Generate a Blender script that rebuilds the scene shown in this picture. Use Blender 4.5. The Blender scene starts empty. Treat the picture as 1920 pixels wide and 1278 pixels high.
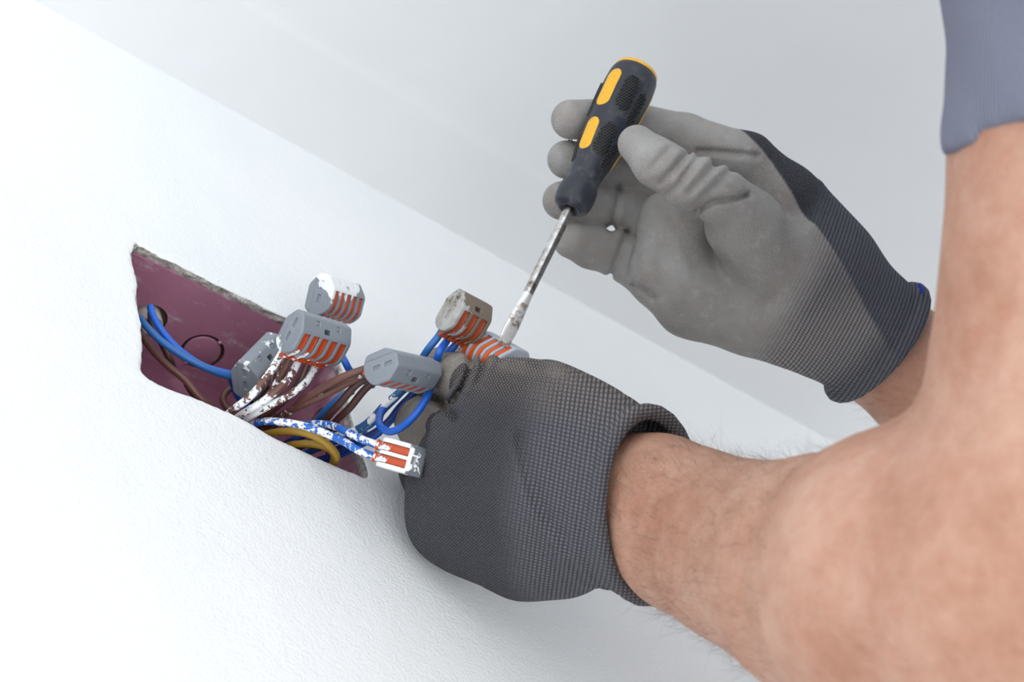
import bpy, bmesh, math, random
import numpy as np
from mathutils import Vector, Matrix
from mathutils.geometry import tessellate_polygon
random.seed(7); rng = np.random.default_rng(7)
C = bpy.context.scene.collection
sc = bpy.context.scene

# ---------------------------------------------------------------- camera pose (wall = plane y=0, room at y<0, z up)
F = 3150.0
av = np.array([4540., -2361., -3150.]); av /= np.linalg.norm(av)
bv = np.array([-870., 2539., -3150.]); bv -= av * (bv @ av); bv /= np.linalg.norm(bv)
nv = np.cross(av, bv)
R = np.array([av, -nv, bv])                      # camera-space vector -> world vector
TL = np.array([-.1686, .0431, -.75])             # the opening's upper left corner seen from the camera
CAM = np.array([0., 0., 2.41]) - R @ TL
def W(v): return np.asarray(v, float) @ R.T + CAM
def P(px, py, z): return np.array([(px - 960) / F * z, (639 - py) / F * z, -z])   # a photo point at a real distance
def onplane(px, py, axis, val):
    d = R @ np.array([(px - 960) / F, (639 - py) / F, -1.0])
    t = (val - CAM[axis]) / d[axis]
    return CAM + d * t

cam_d = bpy.data.cameras.new('camera'); cam = bpy.data.objects.new('camera', cam_d); C.objects.link(cam)
M = Matrix([[R[0][0], R[0][1], R[0][2], CAM[0]], [R[1][0], R[1][1], R[1][2], CAM[1]], [R[2][0], R[2][1], R[2][2], CAM[2]], [0, 0, 0, 1]])
cam.matrix_world = M
cam_d.sensor_width = 36; cam_d.lens = F / 1920 * 36; cam_d.clip_start = .02
cam_d.dof.use_dof = True; cam_d.dof.focus_distance = .715; cam_d.dof.aperture_fstop = 12
sc.camera = cam

# ---------------------------------------------------------------- light and exposure
wd = bpy.data.worlds.new('world'); sc.world = wd; wd.use_nodes = True
bg = wd.node_tree.nodes['Background']; bg.inputs[0].default_value = (.93, .97, 1, 1); bg.inputs[1].default_value = 1.45
def area(name, loc, target, size, power, col):
    l = bpy.data.lights.new(name, 'AREA'); l.shape = 'RECTANGLE'; l.size, l.size_y = size; l.energy = power; l.color = col
    o = bpy.data.objects.new(name, l); C.objects.link(o); o.location = loc
    o.rotation_euler = (Vector(target) - Vector(loc)).to_track_quat('-Z', 'Y').to_euler(); return o
area('low_room_fill', (-.1, -1.5, .12), (0.35, 0, 2.25), (2.0, 1.4), 24, (.95, .98, 1))  # added fill near the floor, brightens the wall under the arm and the box
area('window_daylight', (-3.4, -2.3, 2.0), (0.05, 0, 2.35), (1.6, 1.5), 5, (1, .985, .97))
sc.view_settings.view_transform = 'Standard'; sc.view_settings.look = 'None'
sc.view_settings.gamma = 1; sc.view_settings.use_curve_mapping = False
sc.view_settings.exposure = 0.34

# ---------------------------------------------------------------- material helpers
def mat(name, col=(.8, .8, .8), rough=.5, metal=0, spec=.5, sss=0):
    m = bpy.data.materials.new(name); m.use_nodes = True
    b = m.node_tree.nodes['Principled BSDF']
    b.inputs['Base Color'].default_value = (*col, 1); b.inputs['Roughness'].default_value = rough
    b.inputs['Metallic'].default_value = metal; b.inputs['Specular IOR Level'].default_value = spec
    if sss:
        b.inputs['Subsurface Weight'].default_value = sss; b.inputs['Subsurface Radius'].default_value = (1, .35, .2)
        b.inputs['Subsurface Scale'].default_value = .006
    return m
class N:
    def __init__(s, m): s.m = m; s.t = m.node_tree; s.b = s.t.nodes['Principled BSDF']
    def new(s, k, **kw):
        n = s.t.nodes.new(k)
        for a, v in kw.items(): setattr(n, a, v)
        return n
    def link(s, a, b): s.t.links.new(a, b)
    def coord(s, kind='Object'): return s.new('ShaderNodeTexCoord').outputs[kind]
    def noise(s, vec, scale, detail=3, rough=.55, lac=2):
        n = s.new('ShaderNodeTexNoise'); n.inputs['Scale'].default_value = scale; n.inputs['Detail'].default_value = detail
        n.inputs['Roughness'].default_value = rough; s.link(vec, n.inputs['Vector']); return n.outputs['Fac']
    def voro(s, vec, scale, feature='F1'):
        n = s.new('ShaderNodeTexVoronoi'); n.feature = feature; n.inputs['Scale'].default_value = scale; s.link(vec, n.inputs['Vector']); return n.outputs['Distance']
    def ramp(s, fac, stops):
        n = s.new('ShaderNodeValToRGB'); e = n.color_ramp.elements
        while len(e) < len(stops): e.new(.5)
        for x, (p, c) in zip(e, stops):
            x.position = p; x.color = (*c, 1) if len(c) == 3 else c
        s.link(fac, n.inputs[0]); return n.outputs[0]
    def math(s, op, a, b=None, c=None, clamp=False):
        n = s.new('ShaderNodeMath', operation=op); n.use_clamp = clamp
        for i, v in enumerate((a, b, c)):
            if v is None: continue
            if isinstance(v, (int, float)): n.inputs[i].default_value = v
            else: s.link(v, n.inputs[i])
        return n.outputs[0]
    def mix(s, fac, a, b, typ='MIX'):
        n = s.new('ShaderNodeMix'); n.data_type = 'RGBA'; n.blend_type = typ
        for i, v in ((0, fac), (6, a), (7, b)):
            if isinstance(v, (int, float)): n.inputs[i].default_value = v
            elif isinstance(v, tuple): n.inputs[i].default_value = (*v, 1)
            else: s.link(v, n.inputs[i])
        return n.outputs[2]
    def sep(s, vec):
        n = s.new('ShaderNodeSeparateXYZ'); s.link(vec, n.inputs[0]); return n.outputs
    def dot(s, vec, v):
        n = s.new('ShaderNodeVectorMath', operation='DOT_PRODUCT'); s.link(vec, n.inputs[0]); n.inputs[1].default_value = v; return n.outputs['Value']
    def scalev(s, vec, v):
        n = s.new('ShaderNodeVectorMath', operation='MULTIPLY'); s.link(vec, n.inputs[0]); n.inputs[1].default_value = v; return n.outputs[0]
    def bump(s, h, dist, strength=1, prev=None):
        n = s.new('ShaderNodeBump'); n.inputs['Strength'].default_value = strength; n.inputs['Distance'].default_value = dist
        s.link(h, n.inputs['Height'])
        if prev is not None: s.link(prev, n.inputs['Normal'])
        return n.outputs[0]
    def col(s, c): s.link(c, s.b.inputs['Base Color'])
    def nor(s, n): s.link(n, s.b.inputs['Normal'])
    def rough(s, r): s.link(r, s.b.inputs['Roughness'])

def smooth_step(n, x, a, b): return n.math('SMOOTH_MIN', x, x) # unused

def M_wall():
    m = mat('painted_plaster', (.86, .875, .885), .6, spec=.3); n = N(m); c = n.coord()
    f1 = n.noise(c, 620, 3, .6); f2 = n.noise(c, 22, 2); f3 = n.noise(c, 6, 2)
    g = n.math('ADD', f1, n.math('MULTIPLY', n.noise(c, 190, 2), .6))
    b1 = n.bump(g, .0010, .6); b2 = n.bump(f2, .005, .22, b1); b3 = n.bump(f3, .02, .2, b2)
    n.nor(b3); sp = n.math('GREATER_THAN', n.noise(c, 900, 1), .77)
    n.col(n.mix(n.math('MULTIPLY', sp, .22), n.ramp(n.noise(c, 9, 4), [(.3, (.84, .86, .87)), (.7, (.88, .89, .90))]), (.55, .53, .5)))
    return m
def M_ceiling():
    m = mat('ceiling_paint', (.86, .87, .88), .7, spec=.2); n = N(m); c = n.coord()
    n.nor(n.bump(n.noise(c, 12, 3), .008, .3)); n.col(n.ramp(n.noise(c, 5, 3), [(.3, (.79, .80, .81)), (.7, (.82, .828, .835))])); return m
def M_rubble():
    m = mat('broken_plaster', (.5, .46, .41), .95, spec=.1); n = N(m); c = n.coord()
    f = n.noise(c, 420, 6, .75)
    n.col(n.ramp(f, [(.32, (.20, .175, .15)), (.40, (.46, .42, .37)), (.52, (.66, .63, .58)), (.63, (.85, .84, .81))])); n.nor(n.bump(f, .002, 1)); return m
def M_box():
    m = mat('mauve_plastic', (.3, .12, .17), .42); n = N(m); c = n.coord()
    base = n.ramp(n.noise(c, 28, 4), [(.3, (.36, .145, .22)), (.7, (.43, .195, .28))])
    st = n.noise(n.scalev(c, (1.2, 3.4, 3.4)), 42, 5, .7); st2 = n.noise(c, 300, 3)
    k = n.math('MULTIPLY', n.ramp(st, [(.54, (0, 0, 0)), (.66, (1, 1, 1))]), n.ramp(st2, [(.4, (.1, .1, .1)), (.7, (.8, .8, .8))]))
    n.col(n.mix(n.math('MULTIPLY', k, .8), base, (.66, .60, .63))); n.nor(n.bump(n.noise(c, 500, 2), .0003, .3)); return m
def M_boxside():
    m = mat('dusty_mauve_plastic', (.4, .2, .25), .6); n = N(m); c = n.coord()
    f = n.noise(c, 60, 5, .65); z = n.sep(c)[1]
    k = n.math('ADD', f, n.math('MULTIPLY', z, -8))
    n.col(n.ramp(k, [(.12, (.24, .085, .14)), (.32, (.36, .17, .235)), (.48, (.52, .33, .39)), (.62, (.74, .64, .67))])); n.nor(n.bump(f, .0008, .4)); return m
def painted(name, base, amt=.5, bias=(0, 0, 0), off=0, rough=.38, scale=300, paint=(.88, .9, .92), base2=None):
    m = mat(name, base, rough); n = N(m); c = n.coord()
    f = n.noise(c, scale, 4, .65); lo = n.noise(c, scale * .22, 2)
    v = n.math('ADD', n.math('ADD', n.math('MULTIPLY', f, .6), n.math('MULTIPLY', lo, .6)), n.math('ADD', n.dot(c, bias), off))
    k = n.ramp(v, [(min(.99, 1 - amt), (0, 0, 0)), (min(1, 1.02 - amt), (1, 1, 1))])
    b = n.mix(n.noise(c, 90, 3), tuple(x * .9 for x in base), tuple(min(1, x * 1.12) for x in base)) if base2 is None else n.mix(n.ramp(n.noise(c, 130, 5, .7), [(.4, (0, 0, 0)), (.6, (1, 1, 1))]), base, base2)
    n.col(n.mix(k, b, paint)); n.nor(n.bump(k, .0003, .8)); n.rough(n.math('ADD', n.math('MULTIPLY', k, .25), rough)); return m
def M_glove(name, coatc, knitc, pu, pv, warm, knit_bump=.0006, ribv=1.65, ribk=.75, cmr=(.35, .6)):
    m = mat(name, knitc, .85, spec=.25); n = N(m)
    uv = n.new('ShaderNodeUVMap').outputs[0]; s = n.sep(uv); c = n.coord()
    at = n.new('ShaderNodeAttribute'); at.attribute_name = 'mask'; A = n.new('ShaderNodeSeparateColor'); n.link(at.outputs['Color'], A.inputs[0])
    coat, cuff, dirt = A.outputs[0], A.outputs[1], A.outputs[2]
    # knit stitches: fine on the hand, coarse on the cuff (uv are millimetres on the cloth)
    def stitch(pu, pv):
        row = n.math('FLOOR', n.math('DIVIDE', s[1], pv))
        ph = n.math('MULTIPLY', n.math('MODULO', row, 2), math.pi)
        a = n.math('SINE', n.math('ADD', n.math('MULTIPLY', s[0], 2 * math.pi / pu), ph))
        b = n.math('ABSOLUTE', n.math('SINE', n.math('MULTIPLY', s[1], math.pi / pv)))
        return n.math('MULTIPLY', n.math('MULTIPLY_ADD', a, .5, .5), b)
    def rib(pu, pv):
        a = n.math('ABSOLUTE', n.math('SINE', n.math('MULTIPLY', s[0], math.pi / pu)))
        b = n.math('ABSOLUTE', n.math('SINE', n.math('MULTIPLY', s[1], math.pi / pv)))
        return n.math('MULTIPLY', n.math('MULTIPLY_ADD', b, ribk, 1 - ribk), n.math('POWER', a, .7))
    h1 = stitch(pu, pv); h2 = rib(pu * 1.5, pv * ribv)
    hh = n.new('ShaderNodeMix'); hh.data_type = 'FLOAT'; n.link(cuff, hh.inputs[0]); n.link(h1, hh.inputs[2]); n.link(h2, hh.inputs[3]); h = hh.outputs[0]
    nz = n.noise(c, 38, 4, .6); nz2 = n.noise(c, 160, 4, .7)
    cm = n.math('ADD', coat, n.math('MULTIPLY', n.math('SUBTRACT', nz, .5), .35), clamp=True)
    cm = n.ramp(cm, [(cmr[0], (0, 0, 0)), (cmr[1], (1, 1, 1))])
    knit = n.mix(h, tuple(x * .33 for x in knitc), tuple(x * 1.3 for x in knitc))
    knit = n.mix(n.math('MULTIPLY', dirt, n.math('MULTIPLY', h, .8)), knit, warm)
    cl = n.mix(n.ramp(nz, [(.35, (0, 0, 0)), (.65, (1, 1, 1))]), coatc, tuple(a * .74 + b * .1 for a, b in zip(coatc, warm)))
    nz3 = n.noise(c, 55, 4, .6); cl = n.mix(n.math('MULTIPLY', n.ramp(nz3, [(.42, (0, 0, 0)), (.7, (1, 1, 1))]), .45), cl, (.24, .185, .15))
    cl = n.mix(n.math('MULTIPLY', dirt, .45), cl, (.17, .155, .14))
    cl = n.mix(n.math('MULTIPLY', n.ramp(nz2, [(.55, (0, 0, 0)), (.75, (1, 1, 1))]), .35), cl, (.5, .49, .48))
    # the coating lets the weave print through a little
    cl = n.mix(n.math('MULTIPLY', n.math('SUBTRACT', 1, h), .22), cl, tuple(x * .45 for x in coatc))
    n.col(n.mix(cm, knit, cl))
    amp = n.math('MULTIPLY_ADD', cm, -.8, 1)
    b1 = n.bump(n.math('MULTIPLY', h, amp), knit_bump, 1)
    b2 = n.bump(n.noise(c, 90, 3, .6), .0012, .5, b1); n.nor(b2)
    n.rough(n.math('MULTIPLY_ADD', cm, -.25, .9)); return m
def M_skin():
    m = mat('skin', (.62, .36, .27), .5, spec=.35, sss=.14); n = N(m); c = n.coord()
    f = n.noise(c, 34, 5, .62); g = n.noise(c, 120, 4, .6)
    base = n.ramp(f, [(.30, (.40, .19, .12)), (.5, (.48, .255, .175)), (.68, (.56, .33, .24))])
    base = n.mix(n.math('MULTIPLY', n.ramp(g, [(.5, (0, 0, 0)), (.75, (1, 1, 1))]), .28), base, (.46, .17, .11))
    mo = n.math('LESS_THAN', n.voro(c, 34), .055)
    base = n.mix(n.math('MULTIPLY', mo, .55), base, (.30, .10, .05))
    f2 = n.noise(c, 210, 4, .65); base = n.mix(n.math('MULTIPLY', n.ramp(f2, [(.44, (0, 0, 0)), (.66, (1, 1, 1))]), .16), base, (.62, .40, .31))
    n.col(base); w = n.new('ShaderNodeTexWave'); w.inputs['Scale'].default_value = 60; w.inputs['Distortion'].default_value = 12; w.inputs['Detail'].default_value = 3; n.link(c, w.inputs[0])
    b = n.bump(n.noise(c, 210, 5, .7), .0016, .7); b = n.bump(w.outputs['Fac'], .0003, .3, b); n.nor(b); return m
def M_shirt():
    m = mat('ribbed_blue_grey_jersey', (.16, .165, .23), .9, spec=.2); n = N(m)
    uv = n.new('ShaderNodeUVMap').outputs[0]; s = n.sep(uv)
    a = n.math('ABSOLUTE', n.math('SINE', n.math('MULTIPLY', s[0], math.pi / 1.5))); c = n.coord()
    n.col(n.mix(n.math('MULTIPLY_ADD', a, .5, n.math('MULTIPLY', n.noise(c, 900, 2), .4)), (.135, .14, .185), (.25, .255, .335)))
    n.nor(n.bump(a, .0007, .8)); return m
def M_rubber():
    m = mat('black_rubber', (.022, .025, .034), .5, spec=.4); n = N(m); c = n.coord()
    f = n.noise(c, 130, 6, .7); k = n.ramp(f, [(.55, (0, 0, 0)), (.72, (1, 1, 1))])
    n.col(n.mix(n.math('MULTIPLY', k, .4), (.024, .027, .038), (.2, .19, .18))); n.nor(n.bump(f, .0004, .4)); n.rough(n.math('MULTIPLY_ADD', k, .3, .42)); return m
def M_yellow():
    m = mat('yellow_plastic', (.85, .46, .02), .4); n = N(m); c = n.coord()
    n.col(n.mix(n.math('MULTIPLY', n.ramp(n.noise(c, 260, 5, .7), [(.52, (0, 0, 0)), (.75, (1, 1, 1))]), .5), (.80, .42, .018), (.40, .21, .06))); return m
def M_steel():
    m = mat('worn_steel', (.55, .54, .52), .3, metal=1); n = N(m); c = n.coord(); f = n.noise(c, 170, 5, .7)
    n.col(n.ramp(f, [(.36, (.16, .12, .09)), (.46, (.42, .41, .39)), (.7, (.72, .72, .70))])); n.rough(n.math('MULTIPLY_ADD', f, -.3, .45)); return m
def M_rust():
    m = mat('rusty_blade_steel', (.5, .4, .3), .45, metal=.8); n = N(m); c = n.coord(); f = n.noise(c, 130, 5, .7)
    n.col(n.ramp(f, [(.30, (.2, .11, .06)), (.40, (.42, .36, .31)), (.47, (.75, .75, .74))])); return m

MW, MC, MR, MB_, MBS = M_wall(), M_ceiling(), M_rubble(), M_box(), M_boxside()
MSK, MSH, MRUB, MY, MST, MRU = M_skin(), M_shirt(), M_rubber(), M_yellow(), M_steel(), M_rust()
MFLOOR = mat('pale_screed', (.66, .65, .63), .8)
MDK = mat('dark_void', (.02, .016, .015), .9)

# ---------------------------------------------------------------- object helpers
def tag(o, label=None, cat=None, group=None, kind=None):
    for k, v in (('label', label), ('category', cat), ('group', group), ('kind', kind)):
        if v: o[k] = v
    return o
def empty(name, loc=(0, 0, 0)):
    o = bpy.data.objects.new(name, None); C.objects.link(o); o.location = loc; o.empty_display_size = .01; return o
def mesh(name, V, Fc, m, parent=None, smooth=True, mats=None, midx=None):
    me = bpy.data.meshes.new(name); me.from_pydata([tuple(v) for v in V], [], [tuple(f) for f in Fc]); me.update()
    for mm in (mats or [m]): me.materials.append(mm)
    if smooth: me.polygons.foreach_set('use_smooth', [True] * len(me.polygons))
    if midx is not None: me.polygons.foreach_set('material_index', midx)
    o = bpy.data.objects.new(name, me); C.objects.link(o)
    if parent:
        o.parent = parent
        bpy.context.view_layer.update()
    return o
def keep(o, parent):                                    # parent without moving
    o.parent = parent; o.matrix_parent_inverse = Matrix.LocRotScale(parent.location, parent.rotation_euler, None).inverted() if parent.parent is None else Matrix.Identity(4)
    return o
def catmull(pts, n):
    p = np.asarray(pts, float); q = np.vstack([2 * p[0] - p[1], p, 2 * p[-1] - p[-2]]); out = []
    m = len(p) - 1
    for t in np.linspace(0, m, n):
        i = min(int(t), m - 1); u = t - i; a, b, c, d = q[i:i + 4]
        out.append(.5 * ((2 * b) + (-a + c) * u + (2 * a - 5 * b + 4 * c - d) * u * u + (-a + 3 * b - 3 * c + d) * u ** 3))
    return np.array(out)
def tube(pts, r, sides=12):
    pts = np.asarray(pts); n = len(pts); rr = np.full(n, r) if np.isscalar(r) else np.asarray(r)
    T = np.gradient(pts, axis=0); T /= np.linalg.norm(T, axis=1)[:, None] + 1e-12
    u = np.cross(T[0], [0.3, .5, .81]); u /= np.linalg.norm(u); V = []; Fc = []
    for i in range(n):
        u = u - T[i] * (u @ T[i]); u /= np.linalg.norm(u); v = np.cross(T[i], u)
        for k in range(sides):
            a = 2 * math.pi * k / sides; V.append(pts[i] + rr[i] * (math.cos(a) * u + math.sin(a) * v))
    for i in range(n - 1):
        for k in range(sides):
            a = i * sides + k; b = i * sides + (k + 1) % sides; Fc.append((a, b, b + sides, a + sides))
    V.append(pts[0]); V.append(pts[-1]); L = len(V)
    for k in range(sides):
        Fc.append((L - 2, (k + 1) % sides, k)); Fc.append((L - 1, (n - 1) * sides + k, (n - 1) * sides + (k + 1) % sides))
    return V, Fc
def lathe(prof, sides=48):                              # profile [(r, z)] about local z
    V = []; Fc = []
    for r, z in prof:
        for k in range(sides):
            a = 2 * math.pi * k / sides; V.append((r * math.cos(a), r * math.sin(a), z))
    for i in range(len(prof) - 1):
        for k in range(sides):
            a = i * sides + k; b = i * sides + (k + 1) % sides; Fc.append((a, b, b + sides, a + sides))
    return V, Fc

# ---------------------------------------------------------------- implicit surfaces
def smin(a, b, k):
    h = np.maximum(k - np.abs(a - b), 0) / k; return np.minimum(a, b) - h * h * k * .25
def smax(a, b, k): return -smin(-a, -b, k)
def seg(X, a, b, ra, rb):
    ab = b - a; t = np.clip(((X - a) @ ab) / (ab @ ab), 0, 1)
    return np.linalg.norm(X - a - t[:, None] * ab, axis=1) - (ra + (rb - ra) * t)
def chain(X, pts, k=.003):
    d = None
    for (a, ra), (b, rb) in zip(pts[:-1], pts[1:]):
        s = seg(X, a, b, ra, rb); d = s if d is None else smin(d, s, k)
    return d
def surf(fn, lo, hi, h, coarse=4, project=2):
    lo = np.asarray(lo, float); hi = np.asarray(hi, float)
    n = (np.ceil((hi - lo) / (h * coarse)).astype(int) + 1)
    ax = [lo[i] + h * coarse * (np.arange(n[i]) + .5 - .5 / coarse) for i in range(3)]
    G = np.stack(np.meshgrid(*ax, indexing='ij'), -1).reshape(-1, 3)
    Fc = fn(G).reshape(n)
    Fv = np.repeat(np.repeat(np.repeat(Fc, coarse, 0), coarse, 1), coarse, 2).astype(np.float32)
    idx = np.argwhere(np.abs(Fv) < h * coarse * 2.0)
    Fv[tuple(idx.T)] = fn(lo + idx * h)
    S = Fv < 0
    nx, ny, nz = Fv.shape
    cs = np.zeros((nx - 1, ny - 1, nz - 1), np.int8)
    for dx in (0, 1):
        for dy in (0, 1):
            for dz in (0, 1): cs += S[dx:nx - 1 + dx, dy:ny - 1 + dy, dz:nz - 1 + dz]
    act = np.argwhere((cs > 0) & (cs < 8)); ids = -np.ones(cs.shape, np.int64); ids[tuple(act.T)] = np.arange(len(act))
    corner = [(dx, dy, dz) for dx in (0, 1) for dy in (0, 1) for dz in (0, 1)]
    val = {c: Fv[act[:, 0] + c[0], act[:, 1] + c[1], act[:, 2] + c[2]] for c in corner}
    acc = np.zeros((len(act), 3)); cnt = np.zeros(len(act))
    for c in corner:
        for ax_ in range(3):
            if c[ax_] == 0:
                d = list(c); d[ax_] = 1; d = tuple(d); f0, f1 = val[c], val[d]
                m = (f0 < 0) != (f1 < 0); t = np.where(m, f0 / np.where(m, f0 - f1, 1), 0)
                p = np.tile(np.array(c, float), (len(act), 1)); p[:, ax_] = t
                acc += p * m[:, None]; cnt += m
    V = lo + (act + acc / cnt[:, None]) * h
    quads = []
    for ax_ in range(3):
        o1, o2 = [(1, 2), (2, 0), (0, 1)][ax_]
        A = S[tuple(slice(0, -1) if i == ax_ else slice(1, -1) for i in range(3))]
        B = S[tuple(slice(1, None) if i == ax_ else slice(1, -1) for i in range(3))]
        e = np.argwhere(A != B); ins = A[tuple(e.T)]
        e = e + np.array([0 if i == ax_ else 1 for i in range(3)])
        def cell(d1, d2):
            q = e.copy(); q[:, o1] -= d1; q[:, o2] -= d2; return ids[tuple(q.T)]
        Q = np.stack([cell(1, 1), cell(0, 1), cell(0, 0), cell(1, 0)], 1)
        Q[~ins] = Q[~ins][:, ::-1]; quads.append(Q)
    Q = np.vstack(quads)
    for _ in range(project):
        f = fn(V); e_ = h * .3; g = np.stack([(fn(V + np.eye(3)[i] * e_) - f) / e_ for i in range(3)], 1)
        gn = (g * g).sum(1); V = V - np.clip(f / np.maximum(gn, .3), -h * .5, h * .5)[:, None] * g
    return V, Q
def vnormals(V, Q):
    n = np.cross(V[Q[:, 2]] - V[Q[:, 0]], V[Q[:, 3]] - V[Q[:, 1]]); out = np.zeros_like(V)
    for i in range(4): np.add.at(out, Q[:, i], n)
    return out / (np.linalg.norm(out, axis=1)[:, None] + 1e-20)

# ---------------------------------------------------------------- room shell
loop_px = [(250, 466), (258, 457), (275, 466), (300, 480), (340, 499), (380, 519), (415, 536), (450, 553), (500, 578), (540, 597), (590, 622), (628, 650), (643, 700),
           (655, 760), (670, 820), (690, 888), (664, 884), (620, 866), (580, 848), (545, 832), (510, 815), (470, 791), (435, 773), (400, 758),
           (360, 742), (320, 727), (290, 714), (272, 700), (266, 685), (269, 660), (268, 625), (264, 590), (258, 560), (259, 525), (252, 500), (248, 482)]
LP = np.array([onplane(x, y, 1, 0)[[0, 2]] for x, y in loop_px])
Lc = catmull(np.vstack([LP, LP[:1]]), 361)[:-1]
area2 = .5 * np.sum(Lc[:, 0] * np.roll(Lc[:, 1], -1) - np.roll(Lc[:, 0], -1) * Lc[:, 1])
if area2 < 0: Lc = Lc[::-1]
nL = len(Lc)
tt = np.roll(Lc, -2, 0) - np.roll(Lc, 2, 0); tt /= np.linalg.norm(tt, axis=1)[:, None]; on = np.stack([tt[:, 1], -tt[:, 0]], 1)   # outward
def jit(n, a, s):
    x = rng.normal(size=n); k = np.hanning(s + 2); k /= k.sum(); x = np.convolve(np.r_[x, x, x], k, 'same')[n:2 * n]; return x / x.std() * a
rings = []
for off, y, ja, jy in ((.0034, 0, 0, 0), (.0020, .0001, 0, 0), (.0010, .0003, .00012, .00003), (.0004, .0007, .00025, .0001), (.0001, .0013, .0004, .0002), (-.0001, .0024, .0006, .0003), (0, .0040, .0007, .0003), (.0005, .0058, .0005, .0003)):
    o_ = off + (jit(nL, ja, 5) if ja else 0); q = Lc + on * np.reshape(o_, (-1, 1)) if ja else Lc + on * off
    yy = y + (jit(nL, jy, 5) if jy else 0); rings.append(np.stack([q[:, 0], np.full(nL, y) if not jy else yy, q[:, 1]], 1))
XL, XR_, ZB, ZT = -1.9, 2.6, 0.0, 2.595
cz = float((CAM + R @ (np.array([(100 - 960) / F, (639 - 20) / F, -1]) * .867))[2]); ZT = cz
ci = Lc.mean(0)
V = [v for r_ in rings for v in r_]; Fc = []; mi = []
for r_ in range(len(rings) - 1):
    for k in range(nL):
        a = r_ * nL + k; b = r_ * nL + (k + 1) % nL; Fc.append((a, b, b + nL, a + nL)); mi.append(0 if r_ < 3 else 1)
base = len(V)
frame = [(XL, 0, ZB), (XR_, 0, ZB), (XR_, 0, ZT + .01), (XL, 0, ZT + .01)]
V += [np.array(p) for p in frame]
tris = tessellate_polygon([[Vector((p[0], p[2], 0)) for p in frame], [Vector((v[0], v[2], 0)) for v in rings[0]]])
mp = [base, base + 1, base + 2, base + 3] + list(range(nL))
for t in tris:
    i = [mp[j] for j in t]; a, b, c = (np.array(V[j]) for j in i)
    if np.cross(b - a, c - a)[1] > 0: i = i[::-1]
    Fc.append(tuple(i)); mi.append(0)
o = mesh('wall_back', V, Fc, MW, mats=[MW, MR], midx=mi); tag(o, kind='structure')
for p_ in o.data.polygons:
    if abs(p_.normal[1]) > .9999: p_.use_smooth = False
def slab(name, x0, x1, y0, y1, z0, z1, m, kind='structure'):
    V = [(x, y, z) for x in (x0, x1) for y in (y0, y1) for z in (z0, z1)]
    return tag(mesh(name, V, [(0, 1, 3, 2), (4, 6, 7, 5), (0, 4, 5, 1), (2, 3, 7, 6), (0, 2, 6, 4), (1, 5, 7, 3)], m, smooth=False), kind=kind)
def ceil_y(px, py):
    return onplane(px, py, 2, ZT)[1]
ys = (ceil_y(430, 6) + ceil_y(1020, 326)) / 2
# ceiling with a shallow step and a narrow rounded band running along the wall
prof = [(.001, ZT), (ys + .004, ZT), (ys + .001, ZT), (ys, ZT + .0001), (ys - .003, ZT + .0004), (ys - .009, ZT + .0006), (ys - .018, ZT + .0005), (ys - .028, ZT + .0005), (-3.2, ZT + .0005), (-3.2, ZT + .12), (.001, ZT + .12)]
V = [(x, y, z) for x in (XL, XR_) for y, z in prof]; n_ = len(prof)
Fc = [(i, (i + 1) % n_, (i + 1) % n_ + n_, i + n_) for i in range(n_)]
o = mesh('ceiling', V, Fc, MC, smooth=False); tag(o, kind='structure')
slab('floor', XL, XR_, -3.2, .3, -.1, 0, MFLOOR)
slab('wall_right', XR_, XR_ + .1, -3.2, .3, 0, ZT + .1, MW)

# ---------------------------------------------------------------- junction box in the wall
x0, x1 = float(Lc[:, 0].min()) + .001, float(Lc[:, 0].max()) + .0015
tops = Lc[(Lc[:, 0] > .01) & (Lc[:, 0] < .08) & (Lc[:, 1] > Lc[:, 1].mean())][:, 1]
zt = float(tops.mean()) - .0006; zb = float(Lc[:, 1].min()) - .006; y0, y1 = .0054, .052
jb = empty('junction_box', ((x0 + x1) / 2, y0, (zt + zb) / 2))
tag(jb, 'mauve plastic junction box sunk into a ragged hole in the white wall', 'junction box')
def tomap(kind):
    if kind == 'top': return lambda u, v, d: (u, v, zt + d)           # u=x v=y, d into the plastic
    if kind == 'right': return lambda u, v, d: (x1 + d, v, u)         # u=z v=y
    if kind == 'back': return lambda u, v, d: (u, y1 + d, v)
def panel(name, kind, rect, holes, m, thick=.0018):
    f = tomap(kind); u0, u1, v0, v1 = rect; V = []; Fc = []
    outer = [(u0, v0), (u1, v0), (u1, v1), (u0, v1)]; loops = [outer]
    for (cu, cv, r) in holes: loops.append([(cu + r * math.cos(a), cv + r * math.sin(a)) for a in np.linspace(0, 2 * math.pi, 41)[:-1]])
    flat = [p for l in loops for p in l]
    V = [f(u, v, 0) for u, v in flat]; nb = len(V); V += [f(u, v, thick) for u, v in flat]
    for t in tessellate_polygon([[Vector((u, v, 0)) for u, v in l] for l in loops]):
        Fc.append(tuple(t)); Fc.append(tuple(j + nb for j in t[::-1]))
    st = 0
    for l in loops:
        k = len(l)
        for i in range(k): a, b = st + i, st + (i + 1) % k; Fc.append((a, b, b + nb, a + nb))
        st += k
    o = mesh(name, V, Fc, m, smooth=False); keep(o, jb); return o
def disc(name, kind, cu, cv, r, dep, m, parent, d0=0.):
    f = tomap(kind); A = np.linspace(0, 2 * math.pi, 41)[:-1]; V = []; Fc = []
    prof = [(0, d0), (r - .0009, d0), (r - .0003, d0 + .0002), (r, d0 + .0007), (r, d0 + dep), (0, d0 + dep)]
    for rr, d in prof: V += [f(cu + rr * math.cos(a), cv + rr * math.sin(a), d) for a in A]
    for i in range(len(prof) - 1):
        for k in range(40): a, b = i * 40 + k, i * 40 + (k + 1) % 40; Fc.append((a, b, b + 40, a + 40))
    o = mesh(name, V, Fc, m); keep(o, parent); return o
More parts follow.
